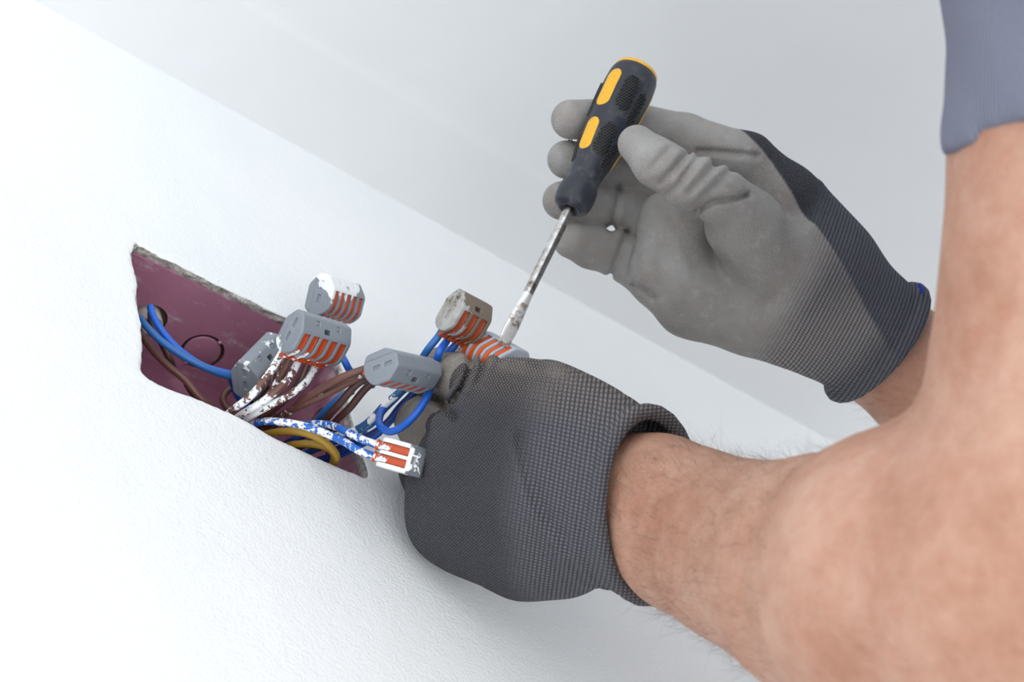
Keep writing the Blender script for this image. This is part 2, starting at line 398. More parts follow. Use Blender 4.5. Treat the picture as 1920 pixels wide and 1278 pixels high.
def on_top(px, py): p = onplane(px, py, 2, zt); return p[0], p[1]
def on_right(px, py): p = onplane(px, py, 0, x1); return p[2], p[1]
k1 = on_top(379, 660); kr = .0105
k0 = on_top(283, 600); k2 = on_top(478, 740)
top = panel('side_panel', 'top', (x0 - .02, x1 + .002, y0 - .001, y1), [(k0[0] - .001, k0[1], .0085), (k1[0], k1[1], kr), (min(k2[0], x1 - .014), k2[1], .0085)], MB_)
kd = disc('knockout', 'top', k1[0], k1[1], kr - .0016, .0015, MB_, jb)
for a in (-1.15, 1.9):
    f = tomap('top'); c_ = (k1[0] + (kr - .0008) * math.cos(a), k1[1] + (kr - .0008) * math.sin(a))
    Vb, Fb = [], []
    for s_ in range(7):
        for q in range(10):
            th = s_ / 6 * math.pi; ph = q / 10 * 2 * math.pi; Vb.append(f(c_[0] + .0011 * math.sin(th) * math.cos(ph), c_[1] + .0011 * math.sin(th) * math.sin(ph), .0009 * math.cos(th)))
    for s_ in range(6):
        for q in range(10): a_, b_ = s_ * 10 + q, s_ * 10 + (q + 1) % 10; Fb.append((a_, b_, b_ + 10, a_ + 10))
    keep(mesh('break_tab', Vb, Fb, MB_), jb)
kr2 = on_right(596, 800)
rp = panel('side_panel', 'right', (zb, zt + .002, y0 - .001, y1), [(kr2[0], kr2[1], .010)], MBS)
rp['label'] = 'dust whitened right side panel'
disc('knockout', 'right', kr2[0], kr2[1], .0091, .0015, MBS, jb)
panel('back_panel', 'back', (x0 - .02, x1 + .002, zb, zt + .002), [], MBS)
for nm, (a0, a1, b0, b1, c0, c1) in (('side_panel', (x0 - .02, x0 - .018, y0, y1, zb, zt)), ('side_panel', (x0 - .02, x1, y0, y1, zb - .002, zb))):
    V = [(x, y, z) for x in (a0, a1) for y in (b0, b1) for z in (c0, c1)]
    keep(mesh(nm, V, [(0, 1, 3, 2), (4, 6, 7, 5), (0, 4, 5, 1), (2, 3, 7, 6), (0, 2, 6, 4), (1, 5, 7, 3)], MB_, smooth=False), jb)
# masonry seen through the slots and open knockouts
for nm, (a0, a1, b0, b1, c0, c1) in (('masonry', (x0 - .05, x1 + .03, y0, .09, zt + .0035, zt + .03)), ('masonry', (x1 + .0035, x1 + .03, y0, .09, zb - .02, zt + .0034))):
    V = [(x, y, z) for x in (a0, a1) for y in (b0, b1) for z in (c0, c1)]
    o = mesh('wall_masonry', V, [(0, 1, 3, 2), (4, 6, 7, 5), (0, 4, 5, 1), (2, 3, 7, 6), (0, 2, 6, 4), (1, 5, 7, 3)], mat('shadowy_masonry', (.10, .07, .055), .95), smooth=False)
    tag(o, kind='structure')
# off-white conduit end poking through the open knockout
Vc, Fc_ = [], []
pc = np.array([k0[0] - .001, k0[1] + .0005, zt]); ax_c = np.array([.25, .15, -1.]); ax_c /= np.linalg.norm(ax_c)
pts = [pc - ax_c * .012, pc - ax_c * .004, pc + ax_c * .0035]
V, Fc = tube(catmull(pts, 8), .0062, 24); V2, F2 = tube(catmull([pts[2] + ax_c * .0002, pts[1]], 3), .0048, 24)
o = mesh('conduit', V[:-2], [f for f in Fc if max(f) < len(V) - 2], mat('offwhite_conduit', (.55, .5, .44), .6))
md = o.modifiers.new('s', 'SOLIDIFY'); md.thickness = .0012
tag(o, 'off-white conduit end poking through the round hole in the upper left of the box', 'conduit')

# ---------------------------------------------------------------- lever connectors
PROF = [(10.5, -3.2), (10.5, 2.3), (4.8, 7), (-4.2, 7), (-7.3, 4.9), (-9.5, 1.2), (-9.2, -4), (-6.8, -7.2), (4.4, -7.6)]
PROF = [(a * .98, b * .98) for a, b in PROF]
cen = np.mean(PROF, 0); HP = []
for i in range(len(PROF)):
    a, b = np.array(PROF[i]), np.array(PROF[(i + 1) % len(PROF)]); t = (b - a) / np.linalg.norm(b - a); n_ = np.array([t[1], -t[0]])
    if n_ @ (cen - a) > 0: n_ = -n_
    HP.append((n_, n_ @ a))
def pd(y, z):
    d = None
    for n_, c_ in HP:
        v = n_[0] * y + n_[1] * z - c_; d = v if d is None else smax(d, v, .9)
    return d
ch_t = np.array([4.8 - 10.5, 7 - 2.3]); chL = np.linalg.norm(ch_t); ch_t /= chL; ch_n = np.array([-ch_t[1], ch_t[0]]) * -1
if ch_n @ np.array([7.6, 4.6]) < 0: ch_n = -ch_n
def conn_fn(n, marks=True):
    wd_ = n * 5 + 2.3; rg = np.random.default_rng(3)
    strokes = [(rg.uniform(-5.5, 3.5), 2.6 + .9 * r_ + rg.uniform(-.1, .1), rg.uniform(.15, .45), rg.uniform(-.9, .9)) for r_ in range(3) for _ in range(11)]
    def fn(X):
        X = X * 1000; x, y, z = X.T; p = pd(y, z); d = smax(p, np.abs(x) - wd_ / 2, .9)
        for i in range(n):
            xi = (i - (n - 1) / 2) * 5
            s = np.maximum.reduce([np.abs(x - xi) - 1.75, y - 3.9, -(p + 2.4), -z - .9]); d = np.maximum(d, -s)
            h = np.maximum(np.hypot(x - xi, z + 3.1) - 1.8, y + 5.5); d = np.maximum(d, -h)
        for yc in (5.0, -1.6):
            w_ = np.maximum.reduce([np.abs(y - yc) - 2.1, np.abs(z + .3) - .85, -(np.abs(x) - wd_ / 2 + .8)]); d = np.maximum(d, -w_)
        sp = np.maximum(np.abs(z + 4.1) - .13, -(np.maximum(p, np.abs(x) - wd_ / 2) + .4)); d = np.maximum(d, -sp)
        dy, dz = y - 10.3, z - 2.25; ct = dy * ch_t[0] + dz * ch_t[1]
        hl = np.maximum.reduce([np.abs(x - .1) - 1.6, np.abs(ct - 4.9) - 1.15, -(p + 7.5), -z - 5]); d = np.maximum(d, -hl)
        if n >= 5:
            for ux in (-5.5, 5.8):
                u = np.maximum.reduce([np.maximum(np.abs(x - ux) - 1.3, np.abs(ct - 2.3) - 1.15), -np.maximum(np.abs(x - ux) - .85, np.abs(ct - 2.3) - .7), -(p + .5), -(x - ux + .7), -z]); d = np.maximum(d, -u)
            if marks:
                for sy, sz, L, an in strokes:
                    ca, sa = math.cos(an), math.sin(an); a_ = (y - sy) * ca + (z - sz) * sa; b_ = -(y - sy) * sa + (z - sz) * ca
                    e = np.maximum.reduce([np.abs(a_) - L, np.abs(b_) - .09, -(np.abs(x) - wd_ / 2 + .15)]); d = np.maximum(d, -e)
        return d * .001
    return fn, wd_
CM = {}
def conn_mesh(n):
    if n not in CM:
        fn, w_ = conn_fn(n); w_ = w_ / 2000 + .0012
        CM[n] = surf(fn, (-w_, -.0108, -.0092), (w_, .0120, .0088), .00032, project=1)
    return CM[n]
MLEV = painted('orange_lever_plastic', (.50, .056, .008), .30, (0, 0, 0), -.02, rough=.35, scale=420)
MLEVD = painted('dusty_orange_lever_plastic', (.36, .065, .022), .3, (0, 0, 0), 0, rough=.5, scale=420, paint=(.45, .36, .3))
MLEVP = painted('paint_spattered_lever_plastic', (.48, .06, .010), .36, (0, 0, 0), 0, rough=.4, scale=300)
def lever_mesh():
    path = np.array([(3.7, 5.7), (1, 6.0), (-3.2, 5.8), (-6.6, 4.0), (-8.7, 1.6), (-10.1, .1), (-11.3, -.7)])
    path = catmull(path, 22); T = np.gradient(path, axis=0); T /= np.linalg.norm(T, axis=1)[:, None]; Nn = np.stack([-T[:, 1], T[:, 0]], 1)
    if Nn[3, 1] < 0: Nn = -Nn
    V = []; Fc = []
    for i, (p, n_) in enumerate(zip(path, Nn)):
        k = i / 21; w_ = 1.52 if k < .72 else 1.52 + (k - .72) / .28 * .55; th = 2.0 if k < .8 else 2.0 - (k - .8) * 4.2
        dish = .28 if .05 < k < .95 else 0
        cs = [(-w_, -th), (-w_, .22), (-w_ + .35, .45), (-w_ + .7, .42 - dish), (w_ - .7, .42 - dish), (w_ - .35, .45), (w_, .22), (w_, -th)]
        for x, d in cs: V.append((x * .001, (p[0] + n_[0] * d) * .001, (p[1] + n_[1] * d) * .001))
    m_ = 8
    for i in range(21):
        for k in range(m_): a, b = i * m_ + k, i * m_ + (k + 1) % m_; Fc.append((a, b, b + m_, a + m_))
    Fc.append(tuple(range(m_))); Fc.append(tuple(21 * m_ + k for k in range(m_))[::-1]); return V, Fc
LV, LF = lever_mesh()
def connector(px, py, z, n, X, Y, m, lm, label, spread=None):
    X = np.array(X, float); X /= np.linalg.norm(X); Y = np.array(Y, float); Y -= X * (X @ Y); Y /= np.linalg.norm(Y); Z = np.cross(X, Y)
    Rm = np.array([R @ X, R @ Y, R @ Z]).T; loc = W(P(px, py, z))
    root = empty('wire_connector', loc); root.rotation_euler = Matrix(Rm.tolist()).to_euler()
    tag(root, label, 'wire connector')
    V, Q = conn_mesh(n); mesh('connector_body', V, Q, m, root)
    for i in range(n):
        xi = (i - (n - 1) / 2) * .005
        o = mesh('lever', LV, LF, lm if not isinstance(lm, (list, tuple)) else lm[i], root, smooth=False); o.location = (xi, 0, 0)
        md = o.modifiers.new('b', 'BEVEL'); md.width = .00018; md.segments = 1
    return (loc, Rm)
def entry(c, n, i, dz=-3.1, out=10.5):                  # the wire hole i of a connector, in world space
    loc, Rm = c; return loc + Rm @ (np.array([(i - (n - 1) / 2) * 5, -out, dz]) * .001)
G1 = (.225, .25, .285)
c1 = connector(590, 637, .715, 5, (.68, -.22, -.70), (.48, .86, .2), painted('grey_plastic_paint_on_edge', G1, .36, (-18, -30, 0), -.37, scale=240), [MLEVP, MLEVP, MLEV, MLEV, MLEV],
               'grey five-lever connector with white paint smears, nearest in the bunch at the box mouth')
c2 = connector(630, 563, .775, 5, (.45, -.14, -.89), (.22, .95, 0), painted('grey_plastic_paint_cap', G1, .50, (-14, 52, 50), -.50, scale=120), MLEV,
               'grey five-lever connector with a white painted top corner, highest of all')
c3 = connector(489, 688, .745, 5, (.37, .49, -.78), (0, .85, .53), painted('grey_plastic_paint_band', G1, .30, (0, 18, 0), -.16, scale=300), MLEV,
               'grey connector half inside the mauve box, its side wall towards the viewer')
c4 = connector(754, 697, .70, 5, (.64, -.16, -.75), (.80, .27, .53), painted('grey_plastic_clean', G1, .12, (0, -20, 20), -.2, scale=300), MLEV,
               'clean grey connector lying sideways, levers down, brown wires entering at its left')
c5 = connector(871, 597, .72, 3, (.70, -.36, -.6), (.5, .86, .07), painted('grey_plastic_grimy', (.42, .42, .41), .5, (40, 22, 0), .05, rough=.7, scale=520, paint=(.19, .155, .12), base2=(.27, .25, .22)), MLEVD,
               'dusty brown-grey three-lever connector on blue wires beside the screwdriver')
c6 = connector(752, 857, .690, 2, (-.27, -.95, .12), (.94, -.27, .14), painted('grey_plastic_mostly_white', (.15, .165, .19), .5, (0, -34, 0), .14, scale=260), MLEVP,
               'small two-lever connector caked in white paint, hanging below the others')
c7 = connector(924, 668, .722, 5, (.57, -.31, .76), (.80, .42, -.43), painted('grey_plastic_held', (.42, .46, .52), .2, (0, 0, 0), -.2), mat('bright_orange_lever', (.66, .095, .012), .4),
               'grey and orange striped connector pinched in the gloved left hand under the blade')

# ---------------------------------------------------------------- wires
def wmat(name, col, amt, scale=260): return painted(name, col, amt, (0, 0, 0), -.06, rough=.36, scale=scale)
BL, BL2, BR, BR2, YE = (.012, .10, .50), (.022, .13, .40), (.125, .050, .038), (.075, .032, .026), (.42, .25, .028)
WM = {}
def wire(px, m, label, r=.00165, ends=None, group=None):
    pts = [p if len(p) == 3 and not isinstance(p, tuple) else W(P(*p)) for p in px]
    pts = catmull(np.array(pts), max(28, 9 * len(pts))); V, Fc = tube(pts, r, 14)
    o = mesh('wire', V, Fc, m); tag(o, label, 'wire', group); return o
mBl = wmat('blue_wire', BL, .16); mBlc = wmat('clean_blue_wire', (.014, .12, .58), .1); mBl2 = wmat('dull_blue_wire', BL2, .24); mBlp = wmat('painted_blue_wire', (.02, .14, .56), .47, 520); mBlh = wmat('half_painted_blue_wire', (.03, .12, .3), .44, 200)
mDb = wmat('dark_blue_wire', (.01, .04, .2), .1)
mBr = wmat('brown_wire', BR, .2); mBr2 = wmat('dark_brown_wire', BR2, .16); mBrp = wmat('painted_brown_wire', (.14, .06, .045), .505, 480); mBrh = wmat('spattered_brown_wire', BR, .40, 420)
mYe = wmat('yellow_wire', YE, .1)
lst = [
 ([(282, 575, .742), (287, 592, .738), (305, 622, .735), (335, 655, .735), (375, 683, .737), (415, 697, .74), (455, 704, .745), (480, 706, .752)], mBlc, 'upper blue wire from the white conduit hole to the half sunk connector'),
 ([(262, 596, .735), (275, 612, .73), (300, 637, .728), (335, 662, .728), (375, 684, .73), (415, 700, .735), (450, 708, .742), (478, 712, .752)], mBl2, 'lower duller blue wire crossing the box to the half sunk connector'),
 ([(432, 704, .76), (438, 722, .765), (448, 745, .77), (470, 770, .775)], mBlc, 'short blue wire dropping behind the half sunk connector'),
 ([(262, 622, .742), (285, 655, .735), (315, 685, .73), (345, 710, .728), (372, 742, .728), (400, 765, .732), (425, 785, .74)], mBr, 'brown wire running diagonally down the left of the box'),
 ([(283, 585, .765), (285, 605, .758), (302, 640, .756), (318, 672, .755), (325, 690, .762)], mBr2, 'dim brown wire dropping out of the white conduit'),
 ([(350, 718, .742), (368, 745, .742), (392, 768, .744), (415, 790, .752)], mBr2, 'dark brown wire just below the long diagonal one'),
 ([(470, 715, .775), (432, 728, .772), (418, 745, .768), (424, 762, .764), (445, 780, .764), (470, 800, .768)], mBr, 'brown wire hooking round at the foot of the half sunk connector'),
 ([entry(c2, 5, 3, out=6), entry(c2, 5, 3, out=12), (622, 640, .772), (640, 666, .758), (647, 678, .752), (656, 694, .753), (672, 708, .758), (700, 722, .765)], mBl, 'blue wire from the highest connector slanting down behind the nearest one'),
 ([(662, 732, .745), (640, 744, .745), (615, 765, .747), (600, 783, .75), (585, 805, .758)], mBl2, 'blue wire curving down behind the brown pair'),
 ([entry(c1, 5, 0, out=6), entry(c1, 5, 0, out=12), (501, 705, .708), (470, 742, .705), (432, 772, .710), (408, 795, .725)], mBrp, 'leftmost white painted brown wire from the nearest connector'),
 ([entry(c1, 5, 1, out=6), entry(c1, 5, 1, out=12), (522, 714, .717), (496, 750, .718), (460, 779, .72), (432, 800, .73)], mBrh, 'second brown wire below the nearest connector'),
 ([entry(c1, 5, 2, out=6), entry(c1, 5, 2, out=12), (538, 714, .712), (496, 750, .708), (455, 776, .713), (425, 800, .728)], mBrp, 'middle white painted brown wire from the nearest connector'),
 ([entry(c1, 5, 3, out=6), entry(c1, 5, 3, out=12), (560, 718, .722), (530, 752, .726), (500, 778, .732), (480, 805, .742)], mBr2, 'dark brown wire from the fourth hole of the nearest connector'),
 ([entry(c1, 5, 4, out=6), entry(c1, 5, 4, out=12), (572, 718, .719), (534, 745, .712), (490, 768, .712), (455, 790, .72), (440, 812, .735)], mBrp, 'rightmost white painted brown wire from the nearest connector'),
 ([entry(c4, 5, 0, out=6), entry(c4, 5, 0, out=12), (640, 708, .70), (588, 738, .712), (548, 768, .725), (515, 790, .737), (490, 812, .75)], mBr, 'uppermost brown wire from the sideways connector'),
 ([entry(c4, 5, 1, out=6), entry(c4, 5, 1, out=12), (655, 716, .706), (600, 744, .712), (555, 765, .722), (515, 786, .735), (480, 808, .752)], mBrh, 'spattered brown wire second from the top of the sideways connector'),
 ([entry(c4, 5, 2, out=6), entry(c4, 5, 2, out=12), (672, 718, .708), (638, 755, .715), (614, 782, .728), (598, 812, .745)], mBr2, 'left one of the steep brown pair under the sideways connector'),
 ([entry(c4, 5, 3, out=6), entry(c4, 5, 3, out=12), (690, 724, .713), (656, 764, .718), (630, 790, .73), (608, 822, .748)], mBr2, 'right one of the steep brown pair under the sideways connector'),
 ([(488, 770, .745), (492, 790, .748), (500, 812, .752), (508, 835, .76)], mBr2, 'short dark brown wire standing upright behind the blue ones, left one'),
 ([(520, 775, .75), (515, 795, .752), (510, 815, .756), (508, 840, .765)], mBr2, 'short dark brown wire standing upright behind the blue ones, right one'),
 ([entry(c5, 3, 0, out=6), entry(c5, 3, 0, out=12), (803, 654, .72), (788, 678, .726), (776, 705, .732), (752, 735, .732), (722, 765, .732), (695, 795, .735), (660, 812, .738), (620, 830, .745), (570, 850, .76)], mBl2, 'long dull blue wire from the dusty connector down to the box'),
 ([entry(c5, 3, 1, out=6), entry(c5, 3, 1, out=12), (824, 660, .716), (815, 692, .720), (808, 724, .713), (796, 752, .704), (776, 780, .702), (752, 801, .705), (730, 809, .708), (713, 798, .713), (712, 780, .722), (722, 762, .73), (742, 742, .738), (770, 722, .745)], mBlc, 'bright blue wire that makes a loop below the sideways connector'),
 ([entry(c5, 3, 2, out=6), entry(c5, 3, 2, out=12), (832, 668, .727), (810, 694, .734), (792, 720, .738), (765, 752, .738), (735, 785, .738), (705, 815, .74), (668, 838, .745), (625, 858, .75), (585, 880, .762)], mBl, 'deep blue wire from the right hole of the dusty connector'),
 ([(768, 716, .725), (745, 738, .726), (722, 758, .728), (700, 782, .731), (678, 800, .735), (650, 812, .739), (615, 822, .745), (590, 835, .752)], mBlh, 'half white painted blue wire left of the loop'),
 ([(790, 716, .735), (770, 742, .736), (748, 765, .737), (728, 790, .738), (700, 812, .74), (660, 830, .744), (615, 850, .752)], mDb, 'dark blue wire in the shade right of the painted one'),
 ([entry(c6, 2, 0, out=6), entry(c6, 2, 0, out=12), (678, 823, .695), (648, 808, .704), (618, 796, .718), (580, 795, .724), (545, 800, .732), (515, 815, .745)], mBlp, 'upper speckled blue wire entering the small painted connector'),
 ([entry(c6, 2, 1, out=6), entry(c6, 2, 1, out=12), (672, 844, .694), (645, 828, .700), (610, 812, .708), (565, 797, .712), (520, 790, .714), (490, 791, .718), (460, 802, .727), (440, 818, .742)], mBlp, 'lower speckled blue wire entering the small painted connector'),
 ([(470, 825, .745), (505, 812, .728), (545, 808, .722), (582, 815, .72), (610, 830, .721), (628, 848, .724), (630, 862, .73), (618, 880, .74)], mYe, 'upper yellow wire arching at the lower edge of the box'),
 ([(500, 848, .748), (545, 834, .732), (580, 832, .729), (610, 838, .729), (626, 852, .731), (622, 872, .736), (605, 890, .745)], mYe, 'lower yellow wire tucked under the other yellow one'),
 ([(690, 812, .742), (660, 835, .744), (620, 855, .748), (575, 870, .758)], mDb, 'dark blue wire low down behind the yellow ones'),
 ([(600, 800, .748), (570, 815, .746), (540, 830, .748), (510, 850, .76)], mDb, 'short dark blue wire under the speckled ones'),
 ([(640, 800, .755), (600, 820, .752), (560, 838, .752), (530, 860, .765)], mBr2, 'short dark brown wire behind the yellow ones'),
]
for pts, m_, lb in lst: wire(pts, m_, lb)

# ---------------------------------------------------------------- screwdriver
tip = P(943, 646, .712); axd = P(1196, 130, .768) - tip; Ltot = np.linalg.norm(axd); axd /= Ltot
tcol = .475 * Ltot; Lh = Ltot - tcol
zc = axd; tocam = -tip / np.linalg.norm(tip); yc = tocam - zc * (tocam @ zc); yc /= np.linalg.norm(yc); xc = np.cross(yc, zc)
Rs = np.array([R @ xc, R @ yc, R @ zc]).T
sd = empty('screwdriver', W(tip)); sd.rotation_euler = Matrix(Rs.tolist()).to_euler()
tag(sd, 'flat-blade screwdriver with black rubber grip and yellow inserts held in the raised glove', 'screwdriver')
px2m = .735 / F
hp = [(0, 0), (16, 0), (28, .003), (33.5, .018), (36.5, .05), (37.5, .09), (36, .14), (32, .18), (31.5, .22), (35, .29), (40.5, .38), (44, .48), (47, .60), (49, .70), (50, .80), (49.5, .88), (47.5, .935), (43.5, .965)]
hr = catmull(np.array([(r * px2m, tcol + t * Lh) for r, t in hp[2:]]), 90)
hr = np.vstack([[(0, tcol + .0006)], [(12 * px2m, tcol + .0006)], [(17 * px2m, tcol + .0002)], [(18 * px2m, tcol - .0006)], [(22 * px2m, tcol - .0006)], [(24 * px2m, tcol)], hr])
V, Fc = lathe(hr, 64); mesh('handle', V, Fc, MRUB, sd)
cp = [(43.5, .963), (44, .972), (42, .985), (37, .996), (28, 1.004), (15, 1.008), (0, 1.009)]
V, Fc = lathe(catmull(np.array([(r * px2m, tcol + t * Lh) for r, t in cp]), 20), 48); mesh('butt_cap', V, Fc, MY, sd)
rb = 10.0 * px2m
V, Fc = lathe([(rb, tcol + .002), (rb, .030), (rb * .98, .026)], 28)
mesh('shaft', V, Fc, MST, sd)
# blade: round shaft flattening and widening to a chisel tip
V = []; Fc = []; K = 28
for i in range(13):
    t = i / 12; z = .0262 * (1 - t); wx = rb * (.98 + .42 * math.sin(min(1, t * 1.25) * math.pi / 2) - (.25 * max(0, t - .75) / .25)); wy = rb * (.98 - .84 * t ** .8)
    for k in range(K):
        a = 2 * math.pi * k / K; e = 1 - .55 * t
        cx_ = math.copysign(abs(math.cos(a)) ** e, math.cos(a)); sy_ = math.copysign(abs(math.sin(a)) ** e, math.sin(a)); V.append((wx * cx_, wy * sy_, z))
for i in range(12):
    for k in range(K): a, b = i * K + k, i * K + (k + 1) % K; Fc.append((a, b, b + K, a + K))
Fc.append(tuple(12 * K + k for k in range(K)))
o = mesh('blade', V, Fc, MRU, sd); o.rotation_euler = (0, 0, math.radians(20))
def hrad(z): return float(np.interp(z, hr[6:, 1], hr[6:, 0]))
def patch(th0, zc_, wid, length, inset=0., raise_=.00022):
    V = []; Fc = []; out = []
    n_ = 40; a_half = wid / 2; sl = max(length / 2 - a_half, 0)
    for k in range(n_):
        a = 2 * math.pi * k / n_; s_, c_ = math.sin(a), math.cos(a); out.append((a_half * s_, sl * (1 if c_ > 0 else -1) + a_half * c_))
    levels = [(1.03, -.0006), (1.0, raise_ * .3), (.94, raise_), (.7, raise_ * 1.1), (.45, raise_ * 1.1), (.2, raise_ * 1.1), (0.001, raise_ * 1.1)]
    for s_, h in levels:
        for (u, v) in out:
            z = zc_ + v * s_; r = hrad(z) + h; th = th0 + u * s_ / hrad(z); V.append((r * math.cos(th), r * math.sin(th), z))
    for i in range(len(levels) - 1):
        for k in range(n_): a, b = i * n_ + k, i * n_ + (k + 1) % n_; Fc.append((a, b, b + n_, a + n_))
    return V, Fc
def ico(c, r):
    V = []; Fc = []
    for s_ in range(4):
        for q in range(6):
            th = s_ / 3 * math.pi * .5; V.append((th, q / 6 * 2 * math.pi))
    return V
base_th = math.pi / 2                                  # towards the camera
dm = mat('grip_pad_rubber', (.012, .012, .014), .5)
for th_ in (-48, 100, 188):
    for (t, L_, w_) in ((.755, .0205, .0076), (.44, .0165, .0070)):
        V, Fc = patch(base_th + math.radians(th_), tcol + t * Lh, w_, L_); mesh('grip_insert', V, Fc, MY, sd)
for th_, lo_t in ((2, 0), (41, 1), (144, 0), (232, 0), (274, 1)):
    th2 = base_th + math.radians(th_)
    for (t, L_, w_) in (((.745, .0190, .0078), (.43, .0170, .0078)) if not lo_t else ((.69, .0190, .0058), (.36, .0150, .0054))):
        V, Fc = patch(th2, tcol + t * Lh, w_, L_, raise_=.00015); pad = mesh('grip_pad', V, Fc, dm, sd)
        Vn = []; Fn = []
        rows = int(L_ / .00125); cols = int(w_ / .00125)
        for a in range(rows):
            for b in range(cols + 1):
                v = -L_ / 2 + .0007 + a * .00125; u = (b - cols / 2 + (.5 if a % 2 else 0)) * .00125
                sl = L_ / 2 - w_ / 2; dv = max(abs(v) - sl, 0)
                if math.hypot(u, dv) > w_ / 2 - .0005: continue
                z = tcol + t * Lh + v; r = hrad(z); ph = th2 + u / r; cb = np.array([r * math.cos(ph), r * math.sin(ph), z]); nr = np.array([math.cos(ph), math.sin(ph), 0]); tg = np.array([-math.sin(ph), math.cos(ph), 0]); zz = np.array([0, 0, 1.])
                st = len(Vn)
                for rr, hh in ((.00052, .0001), (.00042, .0006), (.0002, .0008)):
                    for q in range(6): aa = q * math.pi / 3; Vn.append(cb + nr * hh + (tg * math.cos(aa) + zz * math.sin(aa)) * rr)
                for i in range(2):
                    for q in range(6): p0 = st + i * 6 + q; p1 = st + i * 6 + (q + 1) % 6; Fn.append((p0, p1, p1 + 6, p0 + 6))
                Fn.append(tuple(st + 12 + q for q in range(6)))
        o = mesh('grip_nubs', Vn, Fn, dm, pad); o['kind'] = 'stuff'

# ---------------------------------------------------------------- person: arms, gloves, shirt
def S(px, py, z, r): return (P(px, py, z), r * z / F)
def lst_(*a): return [S(*x) for x in a]
person = empty('person', W(P(2110, 600, .52)))
tag(person, 'person in a blue-grey ribbed T-shirt and grey work gloves reaching up to the open box', 'person')

LA = lst_((1080, 905, .687, 100), (1150, 930, .676, 120), (1234, 948, .660, 134), (1300, 995, .643, 156), (1400, 1037, .612, 173), (1560, 1082, .562, 232), (1720, 1100, .528, 306), (1900, 1120, .50, 320), (2010, 1080, .49, 305))
LU = lst_((2010, 1080, .49, 300), (2068, 720, .50, 318), (2096, 290, .51, 306), (2110, -300, .54, 300), (2130, -520, .56, 320))
RA = lst_((1570, 590, .79, 105), (1650, 652, .797, 106), (1740, 712, .80, 120), (1900, 830, .805, 155), (2150, 1020, .81, 190), (2500, 1290, .80, 200))
sh_r = LU[-1][0] + av * .37
RU = [(RA[-1][0], .046), (sh_r * .5 + RA[-1][0] * .5, .053), (sh_r, .058)]
ch0 = (LU[-1][0] + sh_r) / 2 + nv * .05; dwn = -bv
def body(X):
    d = smin(chain(X, LA, .004), chain(X, LU, .004), .02)
    d2 = smin(chain(X, RA, .004), chain(X, RU, .004), .03)
    t = smin(seg(X, ch0 - av * .08, ch0 - av * .05 + dwn * .35, .10, .10), seg(X, ch0 + av * .08, ch0 + av * .05 + dwn * .35, .10, .10), .08)
    t = smin(t, seg(X, LU[-1][0], sh_r, .055, .055), .05)
    # slight muscle and tendon relief
    return smin(smin(d, t, .04), smin(d2, t, .04), .01)
allp = np.array([p for p, r in LA + LU + RA + RU] + [ch0, ch0 + dwn * .37, ch0 - av * .1 + dwn * .37, ch0 + av * .1 + dwn * .37])
V, Q = surf(body, allp.min(0) - .13, allp.max(0) + .13, .0052)
BV, BQ = W(V), Q
ob = mesh('body', BV, BQ, MSK); keep(ob, person); ob['label'] = 'bare hairy forearms'
md = ob.modifiers.new('sub', 'SUBSURF'); md.levels = md.render_levels = 1

def shirt(X):
    hem = P(1905, 235, .485); hd = -(LU[1][0] - LU[2][0]); hd = hd / np.linalg.norm(hd)     # along the arm to the shoulder
    hn = hd + np.array([-.36, .0, .06]); hn /= np.linalg.norm(hn)
    sl = chain(X, [(LU[1][0], .0528), (LU[2][0], .0524), (P(2110, 80, .518), .0532), (P(2112, -40, .524), .0562), (LU[3][0], .066), (LU[4][0], .072)], .002)
    q = (X - P(1792, 284, .506)) @ hn; sl = smax(sl, -q, .003)
    sr = chain(X, [(RU[0][0], .056), (RU[1][0], .060), (RU[2][0], .066)], .01)
    rd = RU[2][0] - RU[0][0]; rd = rd / np.linalg.norm(rd); sr = smax(sr, -((X - RU[1][0]) @ rd), .003)
    t = smin(seg(X, ch0 - av * .08, ch0 - av * .06 + dwn * .36, .118, .12), seg(X, ch0 + av * .08, ch0 + av * .06 + dwn * .36, .118, .12), .08)
    t = smin(t, seg(X, LU[-1][0], sh_r, .066, .066), .05)
    wob = .0012 * np.sin(X[:, 0] * 160 + X[:, 1] * 90) * np.sin(X[:, 2] * 110 + X[:, 1] * 60)
    return smin(smin(sl, t, .03), smin(sr, t, .03), .01) + wob
ap = np.array([LU[2][0], LU[4][0], sh_r, RU[1][0], ch0 + dwn * .37 - av * .1, ch0 + dwn * .37 + av * .1])
V, Q = surf(shirt, ap.min(0) - .14, ap.max(0) + .14, .0048)
o = mesh('t_shirt', W(V), Q, MSH); keep(o, person)
md = o.modifiers.new('sub', 'SUBSURF'); md.levels = md.render_levels = 1
axu = LU[3][0] - LU[1][0]; axu /= np.linalg.norm(axu); e1 = np.array([0, 0, 1.]) - axu * axu[2]; e1 /= np.linalg.norm(e1); e2 = np.cross(axu, e1)
q = V - LU[2][0]; uu = np.unwrap(np.arctan2(q @ e2, q @ e1)) ; uu = np.arctan2(q @ e2, q @ e1) * 52; vv = q @ axu * 1000
def set_uv(o, u, v):
    me = o.data; lay = me.uv_layers.new(name='UVMap'); li = np.zeros(len(me.loops), np.int32); me.loops.foreach_get('vertex_index', li)
    lay.data.foreach_set('uv', np.stack([u[li], v[li]], 1).astype(np.float32).ravel())
def set_mask(o, rgb):
    at = o.data.color_attributes.new('mask', 'FLOAT_COLOR', 'POINT'); a = np.ones((len(rgb), 4), np.float32); a[:, :3] = rgb; at.data.foreach_set('color', a.ravel())
set_uv(o, uu, vv)

